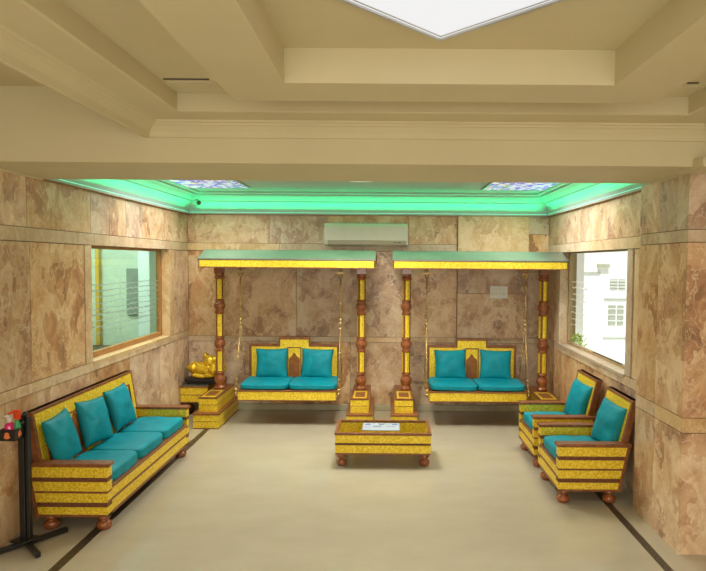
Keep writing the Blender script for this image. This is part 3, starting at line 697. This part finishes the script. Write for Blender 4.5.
def swing_bench(x0, x1, which):
    xc = (x0+x1)/2; hw = (x1-x0)/2; y0 = 7.90
    t = thing('swing_bench', '%s hanging swing bench with stepped yellow brass backrest' % which, 'swing', (xc, y0, .342), 0, 'hanging swing benches')
    bm = B(); bx(bm, -hw+.01, hw-.01, .01, .68, .012, .125); bx(bm, -hw-.004, hw+.004, -.004, .70, .0, .014); bx(bm, -hw-.006, hw+.006, -.006, .70, .122, .142)
    s_ = obj('seat', bm, 'wood', t, .003)
    bm = B(); bx(bm, -hw, hw, 0, .69, .014, .122); obj('brass_band', bm, 'brass', s_)
    # backrest
    def outline(d): return [(-hw+d, .13), (hw-d, .13), (hw-d, .672-d), (.225-d*.6, .672-d), (.225-d*.6, .775-d), (-.225+d*.6, .775-d), (-.225+d*.6, .672-d), (-hw+d, .672-d)]
    bm = B(); prism(bm, outline(0), 'y', .655, .70)
    bk_ = obj('backrest', bm, 'wood', t, .004)
    bm = B(); prism(bm, outline(.038), 'y', .648, .66); obj('brass_sheet', bm, 'brass', bk_)
    bm = B(); bx(bm, -.10, -.086, .640, .655, .17, .63); bx(bm, .086, .10, .640, .655, .17, .63); bx(bm, -.10, .10, .640, .655, .618, .632); obj('inner_molding', bm, 'wood', bk_)
    pts = [(-.078, .19), (.078, .19), (.078, .45), (.065, .475), (.035, .50), (.02, .53), (0, .555), (-.02, .53), (-.035, .50), (-.065, .475), (-.078, .45)]
    bm = B(); prism(bm, pts, 'y', .640, .652); obj('arched_panel', bm, 'archwood', bk_)
    # chains
    for sx in (-1, 1):
        X = sx*(hw+.035)
        top = Vector((X, .30, 1.775)); mid = Vector((X, .30, 1.00)); f_ = Vector((X, .04, .14)); r_ = Vector((X, .62, .14))
        bm = B(); tube(bm, top, top-Vector((0, 0, .05)), .008); ball(bm, top-Vector((0, 0, .03)), .03, 1, 1, .6)
        bx(bm, X-.05, X+.05, .28, .32, 1.692, 1.708); ball(bm, (X, .30, 1.675), .032); ball(bm, (X, .30, 1.64), .016); tube(bm, (X, .3, 1.70), (X, .3, 1.62), .008)
        hk = obj('hook', bm, 'chain', t)
        bm = B(); tube(bm, (X, .3, 1.62), mid, .009)
        for q in (.10, .15, .42, .68, .74): ball(bm, (X, .30, 1.62-.62*q/.75), .018, 1, 1, 1.5)
        ball(bm, mid, .02)
        obj('chain', bm, 'chain', t)
        for e in (f_, r_):
            bm = B(); tube(bm, mid, e, .0075)
            for q in (.08, .45, .52, .85, .92): ball(bm, mid.lerp(e, q), .016, 1, 1, 1.5)
            ball(bm, e, .02); ball(bm, e-Vector((0, 0, .05)), .016); tube(bm, e, e-Vector((0, 0, .08)), .008); tube(bm, e-Vector((0, 0, .08)), e-Vector((sx*.04, 0, .08)), .008)
            obj('chain', bm, 'chain', t)
    for k in (0, 1):
        sd = ('left', 'right')[k]
        o = obj('seat_cushion', cushion_bm(hw-.002, .62, .082, seed=xc+k), 'teal')
        place(o, t, ((-.5+k)*hw+.008, .315, .143), 0, 0, R(1.2 if (which == 'right' and k == 0) else 0)); tag(o, 'teal seat cushion on the %s side of the %s swing' % (sd, which), 'cushion', 'swing seat cushions')
        o = obj('throw_pillow', pillow_bm(.455, .43, .14, seed=k+xc*2), 'teal')
        place(o, t, ((-.305, .325)[k], .535, .195), R((2, -2)[k]), R(-13), R((-1, 1.5)[k])); tag(o, 'square teal pillow on the %s side of the %s swing' % (sd, which), 'pillow', 'swing pillows')
    return t
swing_bench(-1.985, -.685, 'left')
swing_bench(.565, 1.848, 'right')

# ---- corner table with golden statue
t = thing('corner_table', 'small yellow brass side table in the back left corner', 'side table', (-2.742, 8.60, 0))
bm = B(); bx(bm, -.19, .19, -.165, .165, .185, .40); bx(bm, -.196, .196, -.171, .17, .18, .195); bx(bm, -.194, .194, -.169, .17, .288, .298); bx(bm, -.20, .20, -.178, .17, .40, .42)
bd = obj('body', bm, 'wood', t, .003)
bm = B(); bx(bm, -.193, .193, -.168, .168, .195, .288); bx(bm, -.193, .193, -.168, .168, .298, .398); obj('brass_band', bm, 'brass', bd)
box_obj('top', (-.19, .19, -.168, .16, .42, .426), 'roof', t)
for sx in (-.14, .14):
    for sy in (-.11, .11):
        bm = B(); bun(bm, .05, .183); obj('foot', bm, 'redwood', t, loc=(sx, sy, 0))
t = thing('statue_tray', 'black lacquered stand under the golden statue', 'stand', (-2.65, 8.62, .426))
box_obj('base', (-.22, .30, -.10, .10, 0, .035), 'black', t, .01)
box_obj('top_slab', (-.25, .30, -.115, .115, .035, .085), 'black', t, .012)
t = thing('golden_statue', 'golden statue of a figure resting on an animal on the corner table', 'statue', (-2.62, 8.62, .511))
bm = B()
E3 = lambda a, b_, c: Matrix.Rotation(c, 3, 'Z') @ Matrix.Rotation(b_, 3, 'Y') @ Matrix.Rotation(a, 3, 'X')
for (c, r_, sx, sy, sz, b_) in (((-.02, 0, .10), .085, 1.5, .75, .75, .15), ((-.155, -.01, .13), .060, 1.1, .9, 1, 0), ((-.08, 0, .13), .065, 1.2, .9, 1, 0), ((-.205, -.02, .125), .032, 1.2, .9, .8, .4), ((-.165, .03, .185), .018, .6, .6, 1.6, .4), ((-.135, -.04, .185), .018, .6, .6, 1.6, -.3),
                               ((.10, 0, .11), .08, 1.0, .9, 1.1, 0), ((.05, -.01, .20), .062, 1.1, .8, 1.25, .3), ((.10, 0, .235), .045, 2.0, .9, .75, 0), ((.0, -.01, .285), .032, 1, 1, 1.1, 0), ((.17, 0, .24), .04, 1.1, 1, 1.3, .2),
                               ((-.08, -.05, .03), .03, 2.9, .8, .9, .1), ((.06, -.05, .035), .032, 2.6, .8, .9, -.1), ((-.12, .02, .04), .028, 1.2, 1, 1.2, 0), ((.16, 0, .06), .05, 1, 1, 1.1, 0), ((-.07, -.05, .165), .026, 2.4, .8, .8, .5), ((.0, -.06, .12), .03, 2.2, .7, .8, -.5), ((.22, .02, .14), .022, .8, .8, 2.6, -.3)):
    ball(bm, c, r_*1.18, sx, sy*1.2, sz, E3(0, b_, 0), 16)
for v in bm.verts: v.co += v.co.normalized()*noise.noise(v.co*38)*.007; v.co *= 1.12
st = obj('figure', bm, 'gold', t)
rm = st.modifiers.new('remesh', 'REMESH'); rm.mode = 'VOXEL'; rm.voxel_size = .006; rm.use_smooth_shade = True

# ---- sanitiser stand
sx0, sy0 = -2.745, 4.49
t = thing('sanitizer_stand', 'black metal sanitizer stand on a cross foot beside the sofa', 'stand', (sx0, sy0, 0))
bm = B()
for (a, b_) in (((.02, .02), (.165, .265)), ((0, 0), (.185, -.165)), ((0, 0), (-.17, -.155)), ((0, 0), (-.14, .21))):
    A = Vector((a[0], a[1], .045)); Bv = Vector((b_[0], b_[1], .03)); d = (Bv-A).normalized(); n_ = Vector((-d.y, d.x, 0))*.017
    for (p0, p1) in ((A, Bv),):
        vs = [bm.verts.new(q) for q in (p0-n_-Vector((0, 0, .025)), p0+n_-Vector((0, 0, .025)), p1+n_-Vector((0, 0, .025)), p1-n_-Vector((0, 0, .025)), p0-n_+Vector((0, 0, .012)), p0+n_+Vector((0, 0, .012)), p1+n_+Vector((0, 0, .012)), p1-n_+Vector((0, 0, .012)))]
        for q in ((0, 3, 2, 1), (4, 5, 6, 7), (0, 1, 5, 4), (1, 2, 6, 5), (2, 3, 7, 6), (3, 0, 4, 7)): bm.faces.new([vs[i] for i in q])
obj('cross_foot', bm, 'black', t, .003)
bm = B(); prism(bm, [(-.10, -.05), (.03, -.09), (.07, .05), (-.06, .09)], 'z', .06, .072); obj('foot_pedal', bm, 'black', t, .003)
bm = B(); bx(bm, -.05, -.005, -.005, .03, .05, 1.02); bx(bm, .0, .025, .0, .035, .05, 1.01); bx(bm, -.053, .028, .03, .038, .05, 1.0); obj('post', bm, 'black', t, .004)
for q, rr in (((.005, .0, 1.03), .020), ((-.005, -.02, .97), .018)):
    bm = B(); ball(bm, q, rr); obj('knob', bm, 'black', t)
bm = B(); bx(bm, -.12, .0, -.11, -.008, .855, .865); bx(bm, -.12, .0, -.115, -.108, .855, .94); bx(bm, -.12, -.113, -.11, -.008, .855, .94); bx(bm, -.007, .0, -.11, -.008, .855, .94); bx(bm, -.12, .0, -.015, -.008, .855, .94)
tr = obj('holder_box', bm, 'black', t, .002)
bm = B(); prism(bm, [(-.085, .885), (-.07, .872), (-.05, .872), (-.035, .885), (-.045, .898), (-.042, .912), (-.06, .924), (-.078, .912), (-.075, .898)], 'y', -.1172, -.1152)
obj('orange_emblem', bm, 'orange', tr)
bm2 = B(); prism(bm2, [(-.075, .875), (-.045, .885), (-.04, .905), (-.06, .928), (-.08, .905)], 'x', .0002, .0022)
obj('orange_emblem', bm2, 'orange', tr)
t = thing('sanitizer_bottle', 'clear pump bottle of pink liquid in the stand holder', 'bottle', (sx0-.072, sy0-.062, .8655))
bm = B(); lathe(bm, [(.032, 0), (.036, .01), (.036, .095), (.030, .105), (.014, .115), (.014, .12)], n=18); obj('body', bm, 'pink', t)
bm = B(); lathe(bm, [(.018, .12), (.018, .155), (.006, .157), (.006, .168)], n=14); bx(bm, -.012, .012, -.04, .01, .166, .176); obj('pump', bm, 'white', t)
t = thing('spray_bottle', 'red trigger spray bottle behind the pink bottle', 'bottle', (sx0-.025, sy0-.045, .8655))
bm = B(); lathe(bm, [(.022, 0), (.024, .01), (.024, .10), (.012, .125), (.012, .135)], n=16); obj('body', bm, 'greenp', t)
bm = B(); bx(bm, -.012, .022, -.012, .012, .135, .205); prism(bm, [(-.07, .175), (.02, .19), (.02, .208), (-.01, .21), (-.068, .185)], 'y', -.011, .011); bx(bm, -.028, -.02, -.006, .006, .14, .185); obj('trigger_head', bm, 'red', t, .003)
